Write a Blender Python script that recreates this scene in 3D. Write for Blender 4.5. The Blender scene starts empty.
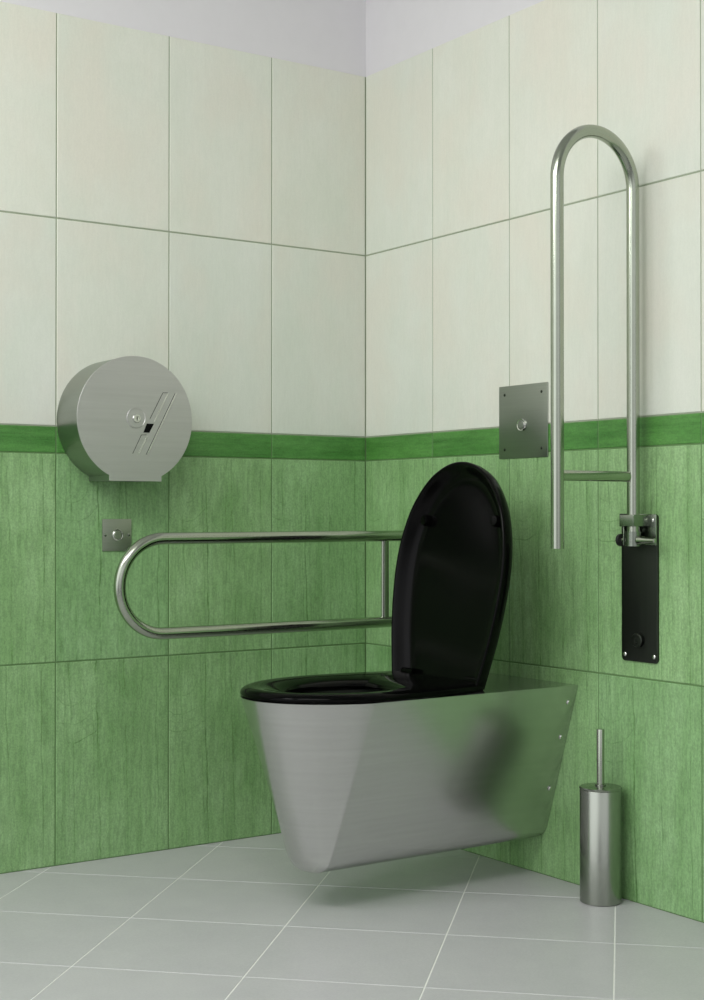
import bpy, bmesh, math, random
from mathutils import Vector, Matrix
random.seed(7)
S = bpy.context.scene
COL = S.collection
PI = math.pi

# ------------------------------------------------------------------ helpers
def link(name, bm, mat, parent=None, smooth=True, angle=35):
    me = bpy.data.meshes.new(name)
    bmesh.ops.recalc_face_normals(bm, faces=bm.faces[:])
    if smooth:
        for f in bm.faces: f.smooth = True
        for e in bm.edges:
            if len(e.link_faces) == 2 and e.calc_face_angle(0) > math.radians(angle):
                e.smooth = False
    bm.to_mesh(me); bm.free()
    o = bpy.data.objects.new(name, me)
    mats = mat if isinstance(mat, (list, tuple)) else [mat]
    for m in mats: me.materials.append(m)
    COL.objects.link(o)
    if parent:
        o.parent = parent
        # geometry is written in room coordinates; keep it there
        o.matrix_parent_inverse = Matrix.Translation(-parent.location)
    return o

def thing(name, label, cat, loc, group=None):
    o = bpy.data.objects.new(name, None)
    o.empty_display_size = .05
    COL.objects.link(o); o.location = loc
    o['label'] = label; o['category'] = cat
    if group: o['group'] = group
    return o

def structure(o):
    o['kind'] = 'structure'; return o

def add_box(bm, lo, hi, bev=0, seg=2):
    r = bmesh.ops.create_cube(bm, size=1)
    vs = r['verts']
    for v in vs:
        v.co = Vector([lo[i] + (v.co[i] + .5) * (hi[i] - lo[i]) for i in range(3)])
    if bev:
        es = list({e for v in vs for e in v.link_edges})
        bmesh.ops.bevel(bm, geom=es, offset=bev, segments=seg, profile=.5, affect='EDGES')
    return vs

def add_loft(bm, rings, close=True, cap0=False, cap1=False):
    """rings: lists of points of equal length joined ring to ring"""
    R = [[bm.verts.new(p) for p in r] for r in rings]
    n = len(R[0])
    for a, b in zip(R, R[1:]):
        for i in range(n if close else n - 1):
            j = (i + 1) % n
            try: bm.faces.new((a[i], a[j], b[j], b[i]))
            except ValueError: pass
    if cap0: bm.faces.new(R[0])
    if cap1: bm.faces.new(R[-1])
    return R

def frame_of(t):
    t = t.normalized()
    a = Vector((0, 0, 1)) if abs(t.z) < .9 else Vector((0, 1, 0))
    u = t.cross(a).normalized(); v = t.cross(u).normalized()
    return u, v

def add_tube(bm, pts, r, n=28, caps=True, hollow=0):
    pts = [Vector(p) for p in pts]
    rings = []
    u = None
    T = []
    for i, p in enumerate(pts):
        if i == 0: t = pts[1] - p
        elif i == len(pts) - 1: t = p - pts[i - 1]
        else: t = (pts[i + 1] - p).normalized() + (p - pts[i - 1]).normalized()
        t.normalize(); T.append(t)
        if u is None: u, v = frame_of(t)
        else:
            u = (u - t * u.dot(t)).normalized(); v = t.cross(u)
        rings.append([p + (u * math.cos(2 * PI * k / n) + v * math.sin(2 * PI * k / n)) * r for k in range(n)])
    if hollow:
        def shrink(ring, c): return [c + (q - c) * (hollow / r) for q in ring]
        t = T[0]; i0 = [q + t * .03 for q in shrink(rings[0], pts[0])]
        rings = [i0, shrink(rings[0], pts[0])] + rings
        add_loft(bm, rings, True, True, caps)
    else:
        add_loft(bm, rings, True, caps, caps)

def add_rev(bm, base, axis, prof, n=48):
    """profile (radius, distance along axis) turned about axis"""
    base = Vector(base); axis = Vector(axis).normalized()
    u, v = frame_of(axis)
    rings = []
    for r, h in prof:
        c = base + axis * h
        rings.append([c + (u * math.cos(2 * PI * k / n) + v * math.sin(2 * PI * k / n)) * max(r, 1e-5) for k in range(n)])
    add_loft(bm, rings, True, prof[0][0] > 1e-4, prof[-1][0] > 1e-4)
    bmesh.ops.remove_doubles(bm, verts=bm.verts[:], dist=2e-5)

def add_prism(bm, pts, depth, ax, bev=0):
    """outline pts (3-D, flat) pushed along vector depth"""
    d = Vector(depth)
    a = [bm.verts.new(Vector(p)) for p in pts]
    f = bm.faces.new(a)
    r = bmesh.ops.extrude_face_region(bm, geom=[f])
    nv = [g for g in r['geom'] if isinstance(g, bmesh.types.BMVert)]
    bmesh.ops.translate(bm, vec=d, verts=nv)
    if bev:
        es = [e for e in {e for v in nv for e in v.link_edges} if all(v in nv for v in e.verts)]
        bmesh.ops.bevel(bm, geom=es, offset=bev, segments=2, profile=.5, affect='EDGES')

def round_rect(c, hw, hh, r, n=6):
    P = []
    for cx, cy, a0 in ((1, 1, 0), (-1, 1, 90), (-1, -1, 180), (1, -1, 270)):
        for k in range(n + 1):
            a = math.radians(a0 + 90 * k / n)
            P.append((c[0] + cx * (hw - r) + r * math.cos(a), c[1] + cy * (hh - r) + r * math.sin(a)))
    return P

# ------------------------------------------------------------------ materials
class NT:
    def __init__(s, name):
        s.m = bpy.data.materials.new(name); s.m.use_nodes = True
        s.t = s.m.node_tree; s.b = s.t.nodes['Principled BSDF']
    def n(s, typ, **kw):
        nd = s.t.nodes.new(typ)
        for k, v in kw.items():
            if k.startswith('_'): setattr(nd, k[1:], v)
            else: nd.inputs[k.replace('__', ' ')].default_value = v
        return nd
    def l(s, a, b): s.t.links.new(a, b)
    def math(s, op, a, b=None):
        nd = s.t.nodes.new('ShaderNodeMath'); nd.operation = op
        for i, x in enumerate((a, b)):
            if x is None: continue
            if isinstance(x, (int, float)): nd.inputs[i].default_value = x
            else: s.l(x, nd.inputs[i])
        return nd.outputs[0]
    def ramp(s, fac, stops, interp='LINEAR'):
        nd = s.t.nodes.new('ShaderNodeValToRGB'); nd.color_ramp.interpolation = interp
        e = nd.color_ramp.elements
        while len(e) < len(stops): e.new(.5)
        for el, (p, c) in zip(e, stops):
            el.position = p; el.color = c if len(c) == 4 else (*c, 1)
        s.l(fac, nd.inputs[0]); return nd.outputs[0]
    def mix(s, fac, a, b, mode='MIX'):
        nd = s.t.nodes.new('ShaderNodeMix'); nd.data_type = 'RGBA'; nd.blend_type = mode
        for sock, x in ((nd.inputs[0], fac), (nd.inputs[6], a), (nd.inputs[7], b)):
            if isinstance(x, (int, float)): sock.default_value = x
            elif isinstance(x, tuple): sock.default_value = x if len(x) == 4 else (*x, 1)
            else: s.l(x, sock)
        return nd.outputs[2]

def srgb(r, g, b):
    f = lambda c: (c / 255 / 12.92) if c / 255 <= .04045 else ((c / 255 + .055) / 1.055) ** 2.4
    return (f(r), f(g), f(b))

def tile_mat(name, light, dark, vein, rough=.38, vertical=True, streak=.3, veins=.6, speckle=.1, bump=.25, arcs=0, blotch=None, arcs_lines=((.05, .0, .0016, .4), (.13, .01, .0018, .6), (.2, -.01, .0016, .4), (.28, .0, .0016, .5))):
    """glazed tile with vertical grain, thin cracks and fine speckle; 'tile' shifts the pattern per tile, 'cell' is the place on the tile in metres"""
    t = NT(name)
    tc = t.n('ShaderNodeTexCoord')
    at = t.n('ShaderNodeAttribute', _attribute_name='tile')
    cl = t.n('ShaderNodeAttribute', _attribute_name='cell')
    sh = t.n('ShaderNodeVectorMath', _operation='MULTIPLY_ADD'); t.l(at.outputs['Vector'], sh.inputs[0])
    sh.inputs[1].default_value = (13, 13, 13); t.l(tc.outputs['Object'], sh.inputs[2])
    v = vertical
    def noise(sc, det=4, ro=.6, dist=0.0):
        mp = t.n('ShaderNodeMapping', Scale=sc if v else (sc[2], sc[2], sc[0])); t.l(sh.outputs[0], mp.inputs[0])
        nn = t.n('ShaderNodeTexNoise', Scale=1, Detail=det, Roughness=ro, Distortion=dist)
        t.l(mp.outputs[0], nn.inputs['Vector']); return nn.outputs[0]
    bw = lambda x, a, b, lo=0, hi=1: t.ramp(x, [(a, (lo,) * 3), (b, (hi,) * 3)])
    cloud = noise((7, 7, 4), 5, .65)
    grain = noise((38, 38, 1.8), 5, .62, .3)
    fine = noise((150, 150, 26), 3, .7)
    speck = noise((260, 260, 200), 2, .7)
    base = t.mix(bw(cloud, .33, .67), dark, light)
    if blotch:
        base = t.mix(bw(noise((5, 5, 3.2), 3, .55), .42, .66, 0, .8), base, blotch)
    base = t.mix(bw(grain, .46, .72, 0, streak), base, vein)
    cx = t.n('ShaderNodeSeparateXYZ'); t.l(cl.outputs['Vector'], cx.inputs[0])
    X, Z = (cx.outputs[0], cx.outputs[1]) if v else (cx.outputs[1], cx.outputs[0])
    rx = t.n('ShaderNodeSeparateXYZ'); t.l(at.outputs['Vector'], rx.inputs[0])
    wander = t.math('MULTIPLY', t.math('SUBTRACT', noise((16, 16, 6), 4, .6), .5), .022)
    jag = t.math('MULTIPLY', t.math('SUBTRACT', fine, .5), .0045)
    off = t.math('ADD', t.math('ADD', wander, jag), t.math('MULTIPLY', rx.outputs[1], .010))
    brk = bw(noise((16, 16, 9), 4, .65), .38, .56)
    # upright cracks: (place across the tile, lean, half width, strength)
    line = None
    for a_, s_, w_, k_ in arcs_lines:
        d_ = t.math('ABSOLUTE', t.math('SUBTRACT', t.math('ADD', X, off), t.math('ADD', t.math('MULTIPLY', Z, s_), a_)))
        q_ = t.math('MULTIPLY', t.ramp(t.math('DIVIDE', d_, w_), [(0, (k_,) * 3), (1, (0, 0, 0))]), brk)
        line = q_ if line is None else t.math('MAXIMUM', line, q_)
    if arcs:
        dx = t.math('MULTIPLY', t.math('SUBTRACT', X, .043), 1.12)
        dz = t.math('SUBTRACT', Z, .463)
        rr = t.math('SQRT', t.math('ADD', t.math('MULTIPLY', dx, dx), t.math('MULTIPLY', dz, dz)))
        rr = t.math('ADD', rr, t.math('ADD', wander, jag))
        clip = t.math('MULTIPLY', t.ramp(X, [(.105, (1, 1, 1)), (.135, (0, 0, 0))]), t.ramp(t.math('ADD', dz, .5), [(.49, (1, 1, 1)), (.53, (0, 0, 0))]))
        for r_, k_ in ((.147, .8), (.100, .55), (.122, .3), (.052, .4)):
            d_ = t.math('ABSOLUTE', t.math('SUBTRACT', rr, r_))
            q_ = t.ramp(t.math('DIVIDE', d_, .0022), [(0, (k_,) * 3), (1, (0, 0, 0))])
            line = t.math('MAXIMUM', line, t.math('MULTIPLY', t.math('MULTIPLY', q_, clip), t.math('MULTIPLY', brk, arcs)))
    base = t.mix(t.math('MULTIPLY', line, veins), base, vein)
    sp = t.math('ADD', t.math('MULTIPLY', fine, .5), t.math('MULTIPLY', speck, .5))
    base = t.mix(1., base, bw(sp, .40, .60, 1 - speckle, 1 + speckle), 'MULTIPLY')
    tint = t.ramp(at.outputs['Fac'], [(0, (.94, .975, .975)), (.5, (.99, .995, .985)), (1, (1.025, 1.01, .985))])
    base = t.mix(1.0, base, tint, 'MULTIPLY')
    t.l(base, t.b.inputs['Base Color'])
    t.b.inputs['Roughness'].default_value = rough
    t.b.inputs['Specular IOR Level'].default_value = .5
    h = t.math('SUBTRACT', sp, t.math('MULTIPLY', line, .6))
    bp = t.n('ShaderNodeBump', Strength=bump, Distance=.0012); t.l(h, bp.inputs['Height'])
    t.l(bp.outputs[0], t.b.inputs['Normal'])
    return t.m

M = {}
M['white_tile'] = tile_mat('white_glazed_tile', srgb(224, 227, 216), srgb(217, 222, 209), srgb(204, 212, 196), .36, True, .10, .04, .022, .06, 0, srgb(223, 221, 208))
M['green_tile'] = tile_mat('green_grained_tile', srgb(153, 190, 137), srgb(122, 163, 105), srgb(72, 118, 50), .42, True, .30, .85, .19, .45, 1.0, srgb(138, 178, 121),
    ((.020, .020, .0020, .45), (.062, -.045, .0026, .60), (.128, -.022, .0030, 1.0), (.118, -.030, .0018, .5), (.176, .012, .0022, .5), (.212, -.030, .0024, .65), (.245, .010, .0020, .4), (.298, -.012, .0026, .70)))
M['band_tile'] = tile_mat('dark_green_border_tile', srgb(92, 148, 74), srgb(70, 128, 54), srgb(40, 98, 30), .40, False, .6, .5, .16, .30, 0)

def floor_mat():
    t = NT('grey_stone_floor_tile')
    tc = t.n('ShaderNodeTexCoord')
    at = t.n('ShaderNodeAttribute', _attribute_name='tile')
    sh = t.n('ShaderNodeVectorMath', _operation='MULTIPLY_ADD'); t.l(at.outputs['Vector'], sh.inputs[0])
    sh.inputs[1].default_value = (9, 9, 9); t.l(tc.outputs['Object'], sh.inputs[2])
    a = t.n('ShaderNodeTexNoise', Scale=9, Detail=5, Roughness=.6); t.l(sh.outputs[0], a.inputs['Vector'])
    b = t.n('ShaderNodeTexNoise', Scale=220, Detail=3, Roughness=.7); t.l(sh.outputs[0], b.inputs['Vector'])
    base = t.ramp(a.outputs[0], [(.3, srgb(192, 191, 194)), (.7, srgb(198, 197, 199))])
    base = t.mix(.7, base, t.ramp(b.outputs[0], [(.35, (.93, .93, .93)), (.65, (1.05, 1.05, 1.05))]), 'MULTIPLY')
    tint = t.ramp(at.outputs['Fac'], [(0, (.95, .96, .96)), (1, (1.03, 1.03, 1.02))])
    t.l(t.mix(1., base, tint, 'MULTIPLY'), t.b.inputs['Base Color'])
    t.b.inputs['Roughness'].default_value = .38
    t.b.inputs['Specular IOR Level'].default_value = .4
    bp = t.n('ShaderNodeBump', Strength=.12, Distance=.001); t.l(b.outputs[0], bp.inputs['Height'])
    t.l(bp.outputs[0], t.b.inputs['Normal'])
    return t.m
M['floor_tile'] = floor_mat()

def plain(name, col, rough=.6, metal=0, noise=.04, scale=60, spec=.5, coat=0):
    t = NT(name)
    tc = t.n('ShaderNodeTexCoord')
    n = t.n('ShaderNodeTexNoise', Scale=scale, Detail=4, Roughness=.6); t.l(tc.outputs['Object'], n.inputs['Vector'])
    f = t.ramp(n.outputs[0], [(.3, (1 - noise,) * 3), (.7, (1 + noise,) * 3)])
    t.l(t.mix(1., col, f, 'MULTIPLY'), t.b.inputs['Base Color'])
    t.b.inputs['Roughness'].default_value = rough
    t.b.inputs['Metallic'].default_value = metal
    t.b.inputs['Specular IOR Level'].default_value = spec
    t.b.inputs['Coat Weight'].default_value = coat
    t.b.inputs['Coat Roughness'].default_value = .05
    return t.m
M['wall_grout'] = plain('wall_grout', srgb(152, 163, 140), .85)
M['green_grout'] = plain('green_grout', srgb(100, 134, 84), .85)
M['floor_grout'] = plain('floor_grout', srgb(240, 240, 236), .85)
M['paint'] = plain('pale_grey_ceiling_paint', srgb(220, 219, 221), .9, noise=.01, scale=20, spec=.2)
M['black_plastic'] = plain('glossy_black_plastic', (.0012, .0014, .0012), .09, noise=.2, spec=.11)
M['black_plastic'].node_tree.nodes['Principled BSDF'].inputs['IOR'].default_value = 1.33
M['black_lid'] = plain('satin_black_plastic', (.0012, .0013, .0012), .2, noise=.2, spec=.10)
M['black_hole'] = plain('black_window_plastic', (.001, .001, .001), .5, spec=.1)
M['dark_rubber'] = plain('dark_rubber', (.008, .008, .008), .55)
M['white_plastic'] = plain('bristle_plastic', srgb(225, 225, 220), .6)

def steel(name, col, rough, stretch=(4, 4, 300), amount=.10, bump=.03, aniso=0.0):
    t = NT(name)
    tc = t.n('ShaderNodeTexCoord'); mp = t.n('ShaderNodeMapping', Scale=stretch)
    t.l(tc.outputs['Object'], mp.inputs[0])
    n = t.n('ShaderNodeTexNoise', Scale=1, Detail=4, Roughness=.6); t.l(mp.outputs[0], n.inputs['Vector'])
    t.b.inputs['Metallic'].default_value = 1
    t.l(t.mix(1., col, t.ramp(n.outputs[0], [(.3, (.96,) * 3), (.7, (1.04,) * 3)]), 'MULTIPLY'), t.b.inputs['Base Color'])
    t.l(t.math('ADD', t.math('MULTIPLY', n.outputs[0], amount), rough - amount / 2), t.b.inputs['Roughness'])
    if bump:
        bp = t.n('ShaderNodeBump', Strength=bump, Distance=.0004); t.l(n.outputs[0], bp.inputs['Height'])
        t.l(bp.outputs[0], t.b.inputs['Normal'])
    t.b.inputs['Anisotropic'].default_value = aniso
    return t.m
M['steel_bowl'] = steel('satin_stainless_steel', srgb(196, 197, 194), .225, (4, 4, 90), .012, 0)
M['steel_bowl'].node_tree.nodes['Principled BSDF'].inputs['Metallic'].default_value = .97
M['steel_deck'] = steel('satin_steel_deck', srgb(120, 128, 116), .25)
M['steel_tube'] = steel('polished_steel_tube', srgb(166, 173, 158), .19, (14, 14, 14), .03, 0)
M['steel_case'] = steel('brushed_steel_case', srgb(204, 203, 202), .42, (4, 4, 120), .02, 0)
M['steel_plate'] = steel('brushed_steel_plate', srgb(158, 163, 155), .34, (4, 4, 260), .08)
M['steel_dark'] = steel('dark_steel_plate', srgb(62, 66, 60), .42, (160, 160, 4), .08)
M['steel_button'] = steel('satin_button_steel', srgb(158, 166, 150), .40, (4, 4, 200), .04)
M['steel_hw'] = steel('bracket_steel', srgb(138, 146, 134), .26, (40, 40, 40), .04, 0)
M['steel_small'] = steel('bright_screw_steel', srgb(205, 208, 200), .16, (40, 40, 40), .04, 0)
M['steel_can'] = steel('brushed_steel_canister', srgb(152, 157, 147), .23, (30, 30, 6), .03, 0)

# ------------------------------------------------------------------ room
W = .325
ZT, ZA, ZB, ZC, ZD = 2.202, 1.669, 1.1314, 1.0616, .5231
XMIN, YMIN = -3.7, -4.7
ZC2 = 2.75
GAP, BEV, TH = .0030, .0016, .006

def tiled_wall(name, origin, direction, normal, first, length):
    """tiles on a backing slab; front face of the tiles lies in the wall plane"""
    bm = bmesh.new()
    lay = bm.verts.layers.float_color.new('tile')
    lay2 = bm.verts.layers.float_color.new('cell')
    o, d, n = Vector(origin), Vector(direction), Vector(normal)
    def cell(u0, u1, z0, z1, mi, rnd):
        before = len(bm.verts)
        g, gz = GAP / 2, GAP * .62
        a0, a1, b0, b1 = u0 + g, u1 - g, z0 + gz, z1 - gz
        def ring(i, h): return [bm.verts.new(o + d * u + Vector((0, 0, z)) + n * h) for u, z in
                                ((a0 + i, b0 + i), (a1 - i, b0 + i), (a1 - i, b1 - i), (a0 + i, b1 - i))]
        R = [ring(0, -TH), ring(0, -BEV), ring(BEV * .35, -BEV * .35), ring(BEV, 0)]
        for A, B in zip(R, R[1:]):
            for i in range(4):
                f = bm.faces.new((A[i], A[(i + 1) % 4], B[(i + 1) % 4], B[i])); f.material_index = mi
        f = bm.faces.new(R[-1]); f.material_index = mi
        for r in R:
            for v in r:
                v[lay] = rnd
                uu = (v.co - o).dot(d) - u0
                v[lay2] = (W - uu if d.x < 0 else uu, v.co.z - z0, 0, 1)
    us = [0, first]
    while us[-1] < length: us.append(min(us[-1] + W, length))
    rows = [(0, ZD, 1), (ZD, ZC, 1), (ZC, ZB, 2), (ZB, ZA, 0), (ZA, ZT, 0)]
    for a, b in zip(us, us[1:]):
        if b - a < .01: continue
        for z0, z1, mi in rows:
            cell(a, b, z0, z1, mi, (random.random(), random.random(), random.random(), 1))
    def slab(z0, z1, mi, back=BEV * 1.1):
        q = []
        for h in (-TH * 3, -back):
            q.append([bm.verts.new(o + d * u + Vector((0, 0, z)) + n * h) for u, z in ((-.012, z0), (length, z0), (length, z1), (-.012, z1))])
        fs = [bm.faces.new(q[0]), bm.faces.new(q[1])]
        for i in range(4): fs.append(bm.faces.new((q[0][i], q[0][(i + 1) % 4], q[1][(i + 1) % 4], q[1][i])))
        for f in fs: f.material_index = mi
    slab(0, ZB - .001, 4); slab(ZB - .001, ZT - .002, 3)
    slab(ZT - .002, ZC2, 5, .0035)
    ob = link(name, bm, [M['white_tile'], M['green_tile'], M['band_tile'], M['wall_grout'], M['green_grout'], M['paint']], smooth=False)
    return structure(ob)

tiled_wall('wall_left', (0, 0, 0), (-1, 0, 0), (0, -1, 0), .324, -XMIN)
tiled_wall('wall_right', (0, 0, 0), (0, -1, 0), (-1, 0, 0), .3227, -YMIN)

def tiled_floor():
    bm = bmesh.new()
    lay = bm.verts.layers.float_color.new('tile')
    E = .5040          # spacing of u=x+y and v=x-y
    u0, v0 = -1.0665, .0215
    g = .0028 * math.sqrt(2) / 2
    b = .0010
    def P(u, v, z): return Vector(((u + v) / 2, (u - v) / 2, z))
    for i in range(-17, 5):
        for j in range(-9, 12):
            a0, a1 = u0 + i * E + g, u0 + (i + 1) * E - g
            c0, c1 = v0 + j * E + g, v0 + (j + 1) * E - g
            c = P((a0 + a1) / 2, (c0 + c1) / 2, 0)
            if c.x > .36 or c.x < XMIN - .36 or c.y > .36 or c.y < YMIN - .36: continue
            def ring(k, h): return [bm.verts.new(P(x, y, h)) for x, y in ((a0 + k, c0 + k), (a1 - k, c0 + k), (a1 - k, c1 - k), (a0 + k, c1 - k))]
            R = [ring(0, -TH), ring(0, -b), ring(b * .35, -b * .35), ring(b, 0)]
            rnd = (random.random(), random.random(), random.random(), 1)
            for A, B in zip(R, R[1:]):
                for k in range(4): bm.faces.new((A[k], A[(k + 1) % 4], B[(k + 1) % 4], B[k]))
            bm.faces.new(R[-1])
            for r in R:
                for v in r: v[lay] = rnd
    # cut at the walls
    for co, no in (((.004, 0, 0), (1, 0, 0)), ((0, .004, 0), (0, 1, 0)), ((XMIN, 0, 0), (-1, 0, 0)), ((0, YMIN, 0), (0, -1, 0))):
        bmesh.ops.bisect_plane(bm, geom=bm.verts[:] + bm.edges[:] + bm.faces[:], plane_co=co, plane_no=no, clear_outer=True, dist=1e-5)
    for f in bm.faces: f.material_index = 0
    n0 = len(bm.faces)
    vs = add_box(bm, (XMIN, YMIN, -.02), (.004, .004, -.0009))
    for f in {f for v in vs for f in v.link_faces}: f.material_index = 1
    return structure(link('floor', bm, [M['floor_tile'], M['floor_grout']], smooth=False))
tiled_floor()
bm = bmesh.new(); add_box(bm, (XMIN - .03, YMIN - .03, ZC2), (.03, .03, ZC2 + .04))
structure(link('ceiling', bm, M['paint'], smooth=False))

# ------------------------------------------------------------------ toilet
CY = -.705            # toilet centre line
RIM = .488
SEC = [(.200, .488), (.0895, .130), (.0785, .1125), (.063, .0995), (.043, .0910), (.022, .0864), (0, .085)]
def sec_curve():
    """half section from the rim to the bottom, finely stepped: list of (half width, z)"""
    P = []
    for k in range(12): P.append((.200 + (.0895 - .200) * k / 12, .488 + (.130 - .488) * k / 12))
    # rounded bottom as a smooth spline through the measured points
    q = [Vector((a, b, 0)) for a, b in ((.0955, .150), (.0895, .130), (.0785, .1105), (.062, .0970), (.042, .0893), (.020, .0858), (0, .085), (-.02, .0858))]
    for i in range(1, len(q) - 2):
        for k in range(4):
            t = k / 4
            a, b, c, d = q[i - 1], q[i], q[i + 1], q[i + 2]
            r = .5 * ((2 * b) + (c - a) * t + (2 * a - 5 * b + 4 * c - d) * t * t + (3 * b - a - 3 * c + d) * t ** 3)
            P.append((max(r.x, 0), r.y))
    P.append((0, .085))
    return P
HALF = sec_curve()
def fold_x(z):
    t = (RIM - z) / .403
    return -.609 - .049 * t
def lerp_tab(tab, z):
    for (z0, a), (z1, b) in zip(tab, tab[1:]):
        if z0 >= z >= z1: return b + (a - b) * (z - z1) / (z0 - z1)
    return tab[-1][1]
TIP = [(.488, -.8110), (.338, -.7640), (.19, -.7185), (.13, -.7005), (.112, -.6930), (.0955, -.6820), (.088, -.6700), (.085, -.6585)]

toilet = thing('toilet', 'wall-hung stainless steel toilet with black seat and raised black lid', 'toilet', (0, CY, 0))
bm = bmesh.new()
# side trough: the U section run from the fold back to the wall
sect = [(CY + w, z) for w, z in HALF] + [(CY - w, z) for w, z in reversed(HALF[:-1])]
NX = 14
rings = []
for i in range(NX + 1):
    t = i / NX
    rings.append([(fold_x(z) * (1 - t) + -.0005 * t, y, z) for y, z in sect])
add_loft(bm, rings, close=False)
# front shell: sections that bulge forward of the fold and die out at the bottom
NA = 40
rows = []
for w, z in HALF[:-1]:
    f = fold_x(z); d = max(f - lerp_tab(TIP, z), 0)
    tt = (RIM - z) / .403
    p = .66 + .34 * min(1, tt * 1.3)
    row = []
    for k in range(NA + 1):
        s = math.cos(PI * k / NA)
        row.append((f - d * max(0, 1 - s * s) ** p, CY + s * w, z))
    rows.append(row)
add_loft(bm, rows, close=False)
# deck with the bowl opening
def rim_outline(inset=0, n=40):
    P = []
    w = .200 - inset
    f, tip = -.609, -.8110 + inset
    P.append((-.0005, CY + w)); 
    for k in range(1, 13): P.append((-.0005 + f * k / 13, CY + w))
    for k in range(n + 1):
        s = math.cos(PI * k / n)
        P.append((f - (f - tip) * max(0, 1 - s * s) ** .66, CY + s * w))
    for k in range(12, 0, -1): P.append((-.0005 + f * k / 13, CY - w))
    P.append((-.0005, CY - w))
    return P
O = rim_outline()
def oval(P, cx, a, b):
    Q = []
    for x, y in P:
        th = math.atan2((y - CY) / b, (x - cx) / a)
        Q.append((cx + a * math.cos(th), CY + b * math.sin(th)))
    return Q
cx = -.545
R = [[(x, y, RIM) for x, y in O],
     [(x, y, RIM) for x, y in oval(O, cx, .205, .135)],
     [(x, y, RIM - .012) for x, y in oval(O, cx, .197, .128)]]
add_loft(bm, R, close=True)
R = [[(x, y, RIM - .012) for x, y in oval(O, cx, .197, .128)],
     [(x, y, RIM - .12) for x, y in oval(O, cx, .16, .10)],
     [(x, y, RIM - .22) for x, y in oval(O, cx - .01, .10, .062)],
     [(x, y, RIM - .27) for x, y in oval(O, cx - .01, .03, .025)]]
body = link('bowl', bm, M['steel_bowl'], toilet, angle=12)
bm = bmesh.new()
add_loft(bm, R, close=True, cap1=True)
link('basin', bm, M['steel_dark'], body)  # same steel as the bowl; the shade inside is put into a darker colour

# screws along the edge by the wall
for (w, z) in ((.1900, .446), (.1640, .358), (.1400, .226)):
    wz = .200 - .1085 * (RIM - z) / .358
    for s in (-1, 1):
        bm = bmesh.new()
        add_rev(bm, (-.021, CY + s * (wz - .0005), z), (0, s * .957, -.290), [(.0065, 0), (.0065, .0014), (.0042, .0034), (0, .0038)], 20)
        link('screw', bm, M['steel_small'], toilet)

# seat and lid share one plan outline: (distance from hinge, half width)
PLAN = [(0, .168), (.05, .180), (.12, .196), (.20, .2075), (.28, .2115), (.35, .2045), (.42, .1830), (.47, .1530), (.51, .1150), (.535, .0740), (.548, .0350), (.5515, 0)]
def plan_outline(inset=0, open_back=False):
    q = [Vector((a, b)) for a, b in PLAN]
    full = q + [Vector((v.x, -v.y)) for v in reversed(q[:-1])]
    P = []
    for i in range(len(full) - 1):
        a = full[max(i - 1, 0)]; b = full[i]; c = full[i + 1]; d = full[min(i + 2, len(full) - 1)]
        for k in range(5):
            t = k / 5
            P.append(.5 * ((2 * b) + (c - a) * t + (2 * a - 5 * b + 4 * c - d) * t * t + (3 * b - a - 3 * c + d) * t ** 3))
    P.append(full[-1])
    # rounded back corners
    out = []
    for i, p in enumerate(P):
        a = P[max(i - 1, 0)]; c = P[min(i + 1, len(P) - 1)]
        t = (c - a).normalized(); nrm = Vector((t.y, -t.x))
        if nrm.dot(p - Vector((.27, 0))) > 0: nrm = -nrm
        r = p + nrm * inset
        r.x = max(r.x, 0) if open_back else max(r.x, inset)
        if open_back and p.x < .004: r.x = 0; r.y = p.y - math.copysign(inset, p.y)
        out.append(r)
    return out
HX = -.271           # hinge line of the seat
def seat_pt(p, z): return (HX - p.x * .976, CY + p.y, z)
bm = bmesh.new()
N = len(plan_outline())
OUT = plan_outline()
scx = .30
def seat_hole(a, b, z):
    r = []
    for p in OUT:
        th = math.atan2(p.y / b, (p.x - scx) / a)
        r.append((HX - (scx + a * math.cos(th)) * .976, CY + b * math.sin(th), z))
    return r
z0 = RIM + .0015
R = [seat_hole(.150, .105, z0)] + [[seat_pt(p, z) for p in plan_outline(i)] for i, z in
     ((.012, z0), (.004, z0 + .0006), (.001, z0 + .003), (.0005, z0 + .0060), (.003, z0 + .0120), (.009, z0 + .0170), (.018, z0 + .0200), (.028, z0 + .0204))]
R += [seat_hole(.190, .140, z0 + .0165), seat_hole(.168, .120, z0 + .0085), seat_hole(.152, .107, z0 + .003), seat_hole(.150, .105, z0)]
add_loft(bm, R, close=True)
link('seat', bm, M['black_plastic'], toilet, angle=60)

# raised lid: a shell with a turned rim, leaning back against nothing but its hinges
LEAN = .163
LBX, LBZ = -.298, RIM + .008
zax = Vector((math.sin(LEAN), 0, math.cos(LEAN)))      # up the lid
nax = Vector((-math.cos(LEAN), 0, math.sin(LEAN)))     # out of its hollow side, toward the room
def lid_pt(p, dep):
    return Vector((LBX, CY, LBZ)) + zax * (p.x * .992) + Vector((0, 1, 0)) * p.y + nax * dep
bm = bmesh.new()
ins = [(.085, -.0335), (.060, -.0335), (.048, -.0325), (.036, -.0280), (.026, -.0200), (.017, -.0100), (.010, -.0030), (.0065, -.0003), (.003, 0), (.0008, -.0015), (0, -.006),
       (.0010, -.020), (.004, -.031), (.012, -.0375), (.028, -.0395), (.085, -.0395)]
R = [[lid_pt(p, d) for p in plan_outline(i, True)] for i, d in ins]
add_loft(bm, R, close=True, cap0=True, cap1=True)
lid = link('lid', bm, M['black_lid'], toilet, angle=50)
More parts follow.
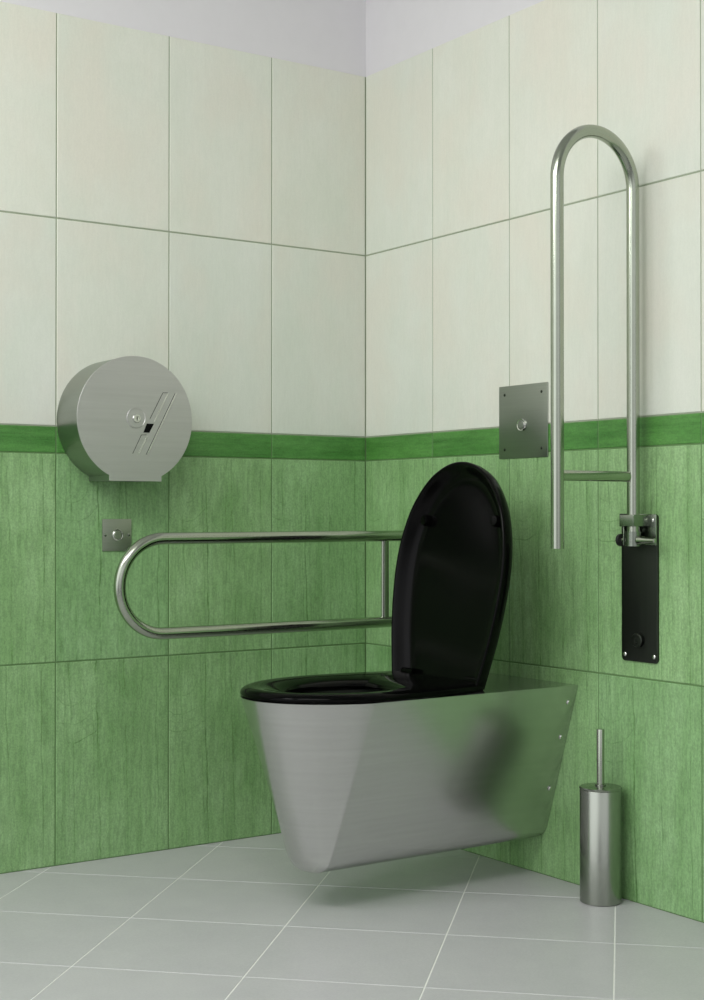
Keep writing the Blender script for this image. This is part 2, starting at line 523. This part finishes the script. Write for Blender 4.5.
for sy, h in ((1, .405), (-1, .405)):
    bm = bmesh.new()
    c = lid_pt(Vector((h, sy * .138)), -.0335)
    add_rev(bm, c, nax, [(.014, 0), (.014, .014), (.012, .018), (0, .019)], 24)
    link('bumper', bm, M['black_lid'], lid)
for s in (1, -1):
    bm = bmesh.new()
    add_tube(bm, [(-.272, CY + s * .105, RIM + .020), (-.272, CY + s * .150, RIM + .020)], .010, 20)
    add_rev(bm, (-.262, CY + s * .128, RIM), (0, 0, 1), [(.016, 0), (.016, .008), (.010, .012), (.010, .02)], 24)
    link('hinge', bm, M['black_plastic'], toilet)

# ------------------------------------------------------------------ grab rails
TR = .0148
def make_rail(name, label, Y, raised, plate_y):
    t = thing(name, label, 'grab rail', (0, plate_y, .57 if raised else .57), 'hinged grab rails')
    # shape in a local frame: s runs along the rail from the pivot, q runs away from the mounted tube
    if raised:
        org, sv, qv = Vector((-.0405, Y, .846)), Vector((0, 0, 1)), Vector((-1, 0, 0))
        gap = .2345; L = .806; free = -.017; brace = .145
    else:
        org, sv, qv = Vector((-.006, Y, .845)), Vector((-1, 0, 0)), Vector((0, 0, -1))
        gap = .2345; L = .812; free = .030; brace = .137
    P = lambda s, q: org + sv * s + qv * q
    rad = gap / 2
    pts = [P(free, gap)] + [P(free + (L - free) * k / 6, gap) for k in range(1, 7)]
    pts += [P(L + rad * math.sin(a), rad + rad * math.cos(a)) for a in [PI * k / 36 for k in range(1, 36)]]
    pts += [P(L * (1 - k / 6), 0) for k in range(0, 7)]
    bm = bmesh.new(); add_tube(bm, pts, TR, 32, True, TR * .86)
    link('tube', bm, M['steel_tube'], t)
    bm = bmesh.new(); rr = [(TR * .80 * math.cos(a), TR * .46 * math.sin(a)) for a in [2 * PI * k / 28 for k in range(28)]]
    add_loft(bm, [[P(brace + a, q) + Vector((0, b, 0)) for a, b in rr] for q in (TR * .6, gap - TR * .6)], True, True, True)
    link('crossbar', bm, M['steel_tube'], t)
    # wall plate
    pc = (plate_y, .7335)
    out = [(-.0002, y, z) for y, z in round_rect(pc, .0575, .1715, .010)]
    bm = bmesh.new(); add_prism(bm, out, (-.005, 0, 0), 0, .0012)
    pl = link('wall_plate', bm, M['steel_dark'], t)
    for (dy, z) in ((.046, .577), (-.046, .577), (-.046, .891), (.046, .891)):
        bm = bmesh.new()
        add_rev(bm, (-.005 if z < .8 else -.0095, plate_y + dy, z), (-1, 0, 0), [(.0052, 0), (.0052, .001), (.003, .0024), (0, .0026)], 20)
        link('screw', bm, M['steel_small'], pl)
    bm = bmesh.new()
    add_rev(bm, (-.005, plate_y, .6127), (-1, 0, 0), [(.0165, 0), (.0165, .009), (.0145, .0115), (.006, .012), (.005, .010), (0, .010)], 36)
    link('stop_disc', bm, M['steel_dark'], pl)
    # hinge bracket: back plate, wrap-round strap, cheek, sleeve, pin and lock knob
    ty, pz, px = Y, .8450, -.0405 if raised else -.0260
    m = 1 if raised else -1            # the lowered rail carries its fittings mirrored
    y1, y0 = plate_y - m * .0572, plate_y + m * .0572
    sd = 0 if raised else .026
    def hbox(bm, x0, ya, z0, x1, yb, z1, bev): add_box(bm, (x0, min(ya, yb), z0), (x1, max(ya, yb), z1), bev)
    bm = bmesh.new()
    hbox(bm, -.0095, y1, .833, -.005, y0 - m * .004, .905, .0015)
    link('bracket_plate', bm, M['steel_hw'], t)
    bm = bmesh.new()
    hbox(bm, -.0600 + sd, ty - m * .022, .877, -.0095, y1 + m * .0265, .9035, .0015)
    hbox(bm, -.0630 + sd, ty - m * .0225, .877, -.0590 + sd, ty + m * .0225, .9035, .0015)
    hbox(bm, -.0630 + sd, ty + m * .0185, .877, -.0095, ty + m * .0225, .9035, .0015)
    bmesh.ops.remove_doubles(bm, verts=bm.verts[:], dist=1e-6)
    strap = link('strap', bm, M['steel_hw'], t)
    bm = bmesh.new()
    add_tube(bm, [(px, ty + m * .031, .8765), (px, ty + m * .031, .9060)], .0095, 28)
    link('catch', bm, M['dark_rubber'], t)
    bm = bmesh.new()
    hbox(bm, -.052 + sd, ty + m * .0190, .833, -.0095, ty + m * .0230, .877, .0012)
    link('cheek', bm, M['steel_hw'], t)
    bm = bmesh.new()
    if raised: add_tube(bm, [(px, ty, .8315), (px, ty, .8650)], .0178, 32)
    else: add_tube(bm, [(-.012, ty, pz), (-.038, ty, pz)], .0178, 32)
    link('sleeve', bm, M['steel_hw'], t)
    bm = bmesh.new()
    add_rev(bm, (px, ty + m * .038, pz), (0, -m, 0), [(.0075, 0), (.0075, .056), (.0110, .0562), (.0105, .066), (.0072, .082), (.0056, .104), (.0035, .1065), (0, .107)], 28)
    link('hinge_pin', bm, M['steel_tube'], t)
    bm = bmesh.new()
    add_rev(bm, (px, ty + m * .0345, pz), (0, m, 0), [(.011, 0), (.0145, .0015), (.0145, .0085), (.0115, .0115), (0, .012)], 32)
    link('lock_knob', bm, M['dark_rubber'], t)
    return t
make_rail('grab_rail', 'hinged steel grab rail folded upright against the right wall', -1.130, True, -1.1137)
make_rail('grab_rail', 'hinged steel grab rail lowered level along the left wall behind the toilet', -.296, False, -.312)

# ------------------------------------------------------------------ paper dispenser
disp = thing('toilet_paper_dispenser', 'large round brushed steel toilet paper dispenser on the left wall', 'paper dispenser', (-.812, 0, .99))
DX, DZ, DR = -.8115, 1.1485, .1625
def disc_outline(r, tabw, tabz, n=96):
    """circle whose foot is squared off by a tab"""
    a0 = math.asin(tabw / r)
    P = []
    for k in range(n + 1):
        a = -PI / 2 + a0 + (2 * PI - 2 * a0) * k / n
        P.append((DX + r * math.cos(a), DZ + r * math.sin(a)))
    P.append((DX - tabw, tabz)); P.append((DX + tabw, tabz))
    return P
def disc_ring(r, tabw, tabz, y): return [(x, y, z) for x, z in disc_outline(r, tabw, tabz)]
bm = bmesh.new()
add_loft(bm, [disc_ring(.1612, .0715, .991, -.0005), disc_ring(.1612, .0715, .991, -.1275)], True, True, True)
link('case', bm, M['steel_plate'], disp, angle=30)
bm = bmesh.new()
add_loft(bm, [disc_ring(.1621, .0731, .9899, -.1274), disc_ring(.1625, .0735, .9895, -.1278), disc_ring(.1625, .0735, .9895, -.1297), disc_ring(.1622, .0732, .9898, -.1300)], True, True, True)
cover = link('cover', bm, M['steel_case'], disp, angle=30)
bm = bmesh.new()
add_rev(bm, (-.8105, -.130, 1.1517), (0, -1, 0), [(.027, 0), (.027, .0006), (.0255, .0012), (.0245, .0002), (.012, .0002)], 48)
lock = link('lock_ring', bm, M['steel_case'], cover)
bm = bmesh.new()
add_rev(bm, (-.8095, -.130, 1.1507), (0, -1, 0), [(.0115, 0), (.0115, .003), (.0100, .0045), (.0060, .0045), (.0055, .0035), (0, .0035)], 32)
cyl = link('lock_cylinder', bm, M['steel_small'], lock)
bm = bmesh.new(); add_box(bm, (-.8105, -.1342, 1.1462), (-.8085, -.1330, 1.1552))
link('keyhole', bm, M['black_hole'], cyl)
# black sight window and the slanting pressed lines round it
def fp(x, z, y=-.130): return (x, y, z)
bm = bmesh.new()
add_prism(bm, [fp(-.7805, 1.1385, -.1295), fp(-.7602, 1.1385, -.1295), fp(-.7733, 1.1150, -.1295), fp(-.7902, 1.1150, -.1295)], (0, -.0012, 0), 1)
link('sight_window', bm, M['black_hole'], cover, smooth=False)
def pressed(a, b, w):
    """a raised bar from a to b, painting one edge of a pressed line on the cover"""
    a = Vector((a[0], a[1])); b = Vector((b[0], b[1])); t = (b - a).normalized(); nrm = Vector((-t.y, t.x)) * w / 2
    q = [a + nrm, b + nrm, b - nrm, a - nrm]
    add_prism(bm, [fp(v.x, v.y, -.1297) for v in q], (0, -.0009, 0), 1)
bm = bmesh.new()
for a, b in (((-.8205, 1.0600), (-.7960, 1.1085)), ((-.7960, 1.1085), (-.7815, 1.1095)), ((-.7720, 1.1500), (-.7345, 1.2200)), ((-.7345, 1.2200), (-.7200, 1.2205)),
             ((-.7825, 1.0580), (-.6990, 1.2200))):
    pressed(a, b, .0013)
link('seam_shading', bm, M['steel_dark'], cover, smooth=False)  # dark bars: shaded edges of the pressed lines, put into the colour
bm = bmesh.new()
for a, b in (((-.8050, 1.0575), (-.7800, 1.1050)), ((-.7590, 1.1440), (-.7195, 1.2190)), ((-.7795, 1.0575), (-.6955, 1.2195))):
    pressed(a, b, .0016)
link('seam_shading', bm, M['steel_small'], cover, smooth=False)  # bright bars: light catching the pressed lines, painted as paler steel

# ------------------------------------------------------------------ push plates
def square_plate(t, axis, c, hw, hh, rr, th, mat, screws, sc_mat):
    bm = bmesh.new()
    if axis == 0: out = [(-.0002, a, z) for a, z in round_rect(c, hw, hh, rr, 4)]; dv = (-th, 0, 0)
    else: out = [(a, -.0002, z) for a, z in round_rect(c, hw, hh, rr, 4)]; dv = (0, -th, 0)
    add_prism(bm, out, dv, axis, .0006)
    pl = link('face_plate', bm, mat, t)
    for a, b in screws:
        bm = bmesh.new()
        p = (-th, a, b) if axis == 0 else (a, -th, b)
        add_rev(bm, p, (-1, 0, 0) if axis == 0 else (0, -1, 0), [(.0038, 0), (.0038, .0006), (.002, .0014), (0, .0015)], 18)
        link('screw', bm, sc_mat, pl)
    return pl
flush = thing('flush_plate', 'square grey steel flush plate with small round button behind the toilet', 'flush plate', (0, -.7045, 1.0487))
square_plate(flush, 0, (-.7045, 1.1425), .0935, .0938, .002, .003, M['steel_plate'], [(-.7045 + a * .071, 1.1425 + b * .071) for a in (-1, 1) for b in (-1, 1)], M['steel_dark'])
bm = bmesh.new()
add_rev(bm, (-.003, -.7020, 1.1330), (-1, 0, 0), [(.0165, 0), (.0165, .003), (.0145, .0055), (.0125, .0050), (.0120, .0035)], 36)
ring = link('button_ring', bm, M['steel_small'], flush)
bm = bmesh.new()
add_rev(bm, (-.003, -.7020, 1.1330), (-1, 0, 0), [(.0118, 0), (.0118, .0050), (.0105, .0065), (0, .0068)], 36)
link('push_button', bm, M['steel_plate'], flush)
call = thing('push_button_plate', 'small square steel button plate below the paper dispenser', 'button plate', (-.8035, 0, .807))
square_plate(call, 1, (-.8035, .8495), .0420, .0423, .0015, .003, M['steel_button'], [(-.8035 - .034, .8495), (-.8035 + .034, .8495)], M['steel_hw'])
bm = bmesh.new()
add_rev(bm, (-.8025, -.003, .8495), (0, -1, 0), [(.0150, 0), (.0150, .003), (.0135, .0045), (.0125, .0040), (.0122, .0020)], 36)
link('button_ring', bm, M['steel_small'], call)
bm = bmesh.new()
add_rev(bm, (-.8025, -.003, .8495), (0, -1, 0), [(.0120, 0), (.0120, .0035), (.0105, .0048), (0, .0050)], 36)
link('push_button', bm, M['steel_button'], call)

# ------------------------------------------------------------------ toilet brush
BX, BY = -.0598, -1.0420
brush = thing('toilet_brush', 'toilet brush in a tall brushed steel canister on the floor by the right wall', 'toilet brush', (BX, BY, 0))
bm = bmesh.new()
r = .0485
add_rev(bm, (BX, BY, 0), (0, 0, 1), [(r - .002, .0002), (r, .002), (r, .262), (r - .001, .2635), (r - .003, .2635), (r - .003, .006), (0, .006)], 72)
link('canister', bm, M['steel_can'], brush)
bm = bmesh.new()
add_rev(bm, (BX, BY, 0), (0, 0, 1), [(0, .2630), (r + .0004, .2636), (r + .0012, .2650), (r + .0012, .2665), (r - .001, .2685), (.016, .2695), (.0125, .2705), (.0125, .2740), (.0095, .2750), (0, .2750)], 72)
link('lid', bm, M['steel_can'], brush)
bm = bmesh.new()
add_rev(bm, (BX, BY, 0), (0, 0, 1), [(.0090, .2745), (.0092, .400), (.0085, .4022), (0, .4026)], 32)
link('handle', bm, M['steel_tube'], brush)
bm = bmesh.new()
add_rev(bm, (BX, BY, 0), (0, 0, 1), [(0, .020), (.022, .024), (.034, .040), (.034, .085), (.020, .100), (.006, .104), (.006, .262)], 32)
link('bristles', bm, M['white_plastic'], brush)

# ------------------------------------------------------------------ light
def area(name, loc, target, sx, sy, power, col=(1, 1, 1)):
    l = bpy.data.lights.new(name, 'AREA'); l.shape = 'RECTANGLE'; l.size = sx; l.size_y = sy
    l.energy = power; l.color = col
    o = bpy.data.objects.new(name, l); COL.objects.link(o)
    o.location = loc
    o.rotation_euler = (Vector(target) - Vector(loc)).to_track_quat('-Z', 'Y').to_euler()
    return o
area('ceiling_light', (-1.9, -1.7, 2.7), (-.6, -.6, 1.0), 1.3, 1.3, 38, (1, .99, .96))
area('front_light', (-2.6, -.8, 2.3), (-.1, -1.0, 1.0), .6, .6, 12, (1, 1, .99))
# soft studio surround: grey with two broad pale sides, darker toward the ground
w = bpy.data.worlds.new('world'); S.world = w; w.use_nodes = True
wt = w.node_tree; bg = wt.nodes['Background']
tcw = wt.nodes.new('ShaderNodeTexCoord')
def lobe(d, lo, hi, amp):
    n = wt.nodes.new('ShaderNodeVectorMath'); n.operation = 'DOT_PRODUCT'
    wt.links.new(tcw.outputs['Generated'], n.inputs[0]); n.inputs[1].default_value = Vector(d).normalized()
    m = wt.nodes.new('ShaderNodeMapRange'); m.interpolation_type = 'SMOOTHSTEP'
    m.inputs['From Min'].default_value = lo; m.inputs['From Max'].default_value = hi; m.inputs['To Max'].default_value = amp
    wt.links.new(n.outputs['Value'], m.inputs['Value']); return m.outputs[0]
def addn(a, b):
    n = wt.nodes.new('ShaderNodeMath'); n.operation = 'ADD'; wt.links.new(a, n.inputs[0])
    if isinstance(b, float): n.inputs[1].default_value = b
    else: wt.links.new(b, n.inputs[1])
    return n.outputs[0]
v = addn(lobe((-1, -.05, .42), .72, .97, 1.25), lobe((-.45, -1, .35), .86, .98, .55))
v = addn(v, lobe((0, 0, 1), -.2, .5, .35))
v = addn(v, .30)
wt.links.new(v, bg.inputs[1])
bg.inputs[0].default_value = (.97, .97, 1, 1)

# ------------------------------------------------------------------ camera
yaw, pit = .6023, .00909
fw = Vector((math.sin(yaw) * math.cos(pit), math.cos(yaw) * math.cos(pit), math.sin(pit)))
cam = bpy.data.cameras.new('camera'); co = bpy.data.objects.new('camera', cam); COL.objects.link(co)
co.location = (-2.47221, -3.52495, .90714)
co.rotation_euler = fw.to_track_quat('-Z', 'Y').to_euler()
cam.sensor_fit = 'VERTICAL'; cam.sensor_height = 24
cam.lens = 1456.98 * 24 / 1000
cam.clip_start = .05
S.camera = co
S.view_settings.view_transform = 'Standard'
S.view_settings.look = 'None'
S.view_settings.exposure = 0
S.cycles.use_denoising = True
S.cycles.max_bounces = 10
S.cycles.diffuse_bounces = 5
S.cycles.glossy_bounces = 6
S.cycles.sample_clamp_indirect = 5
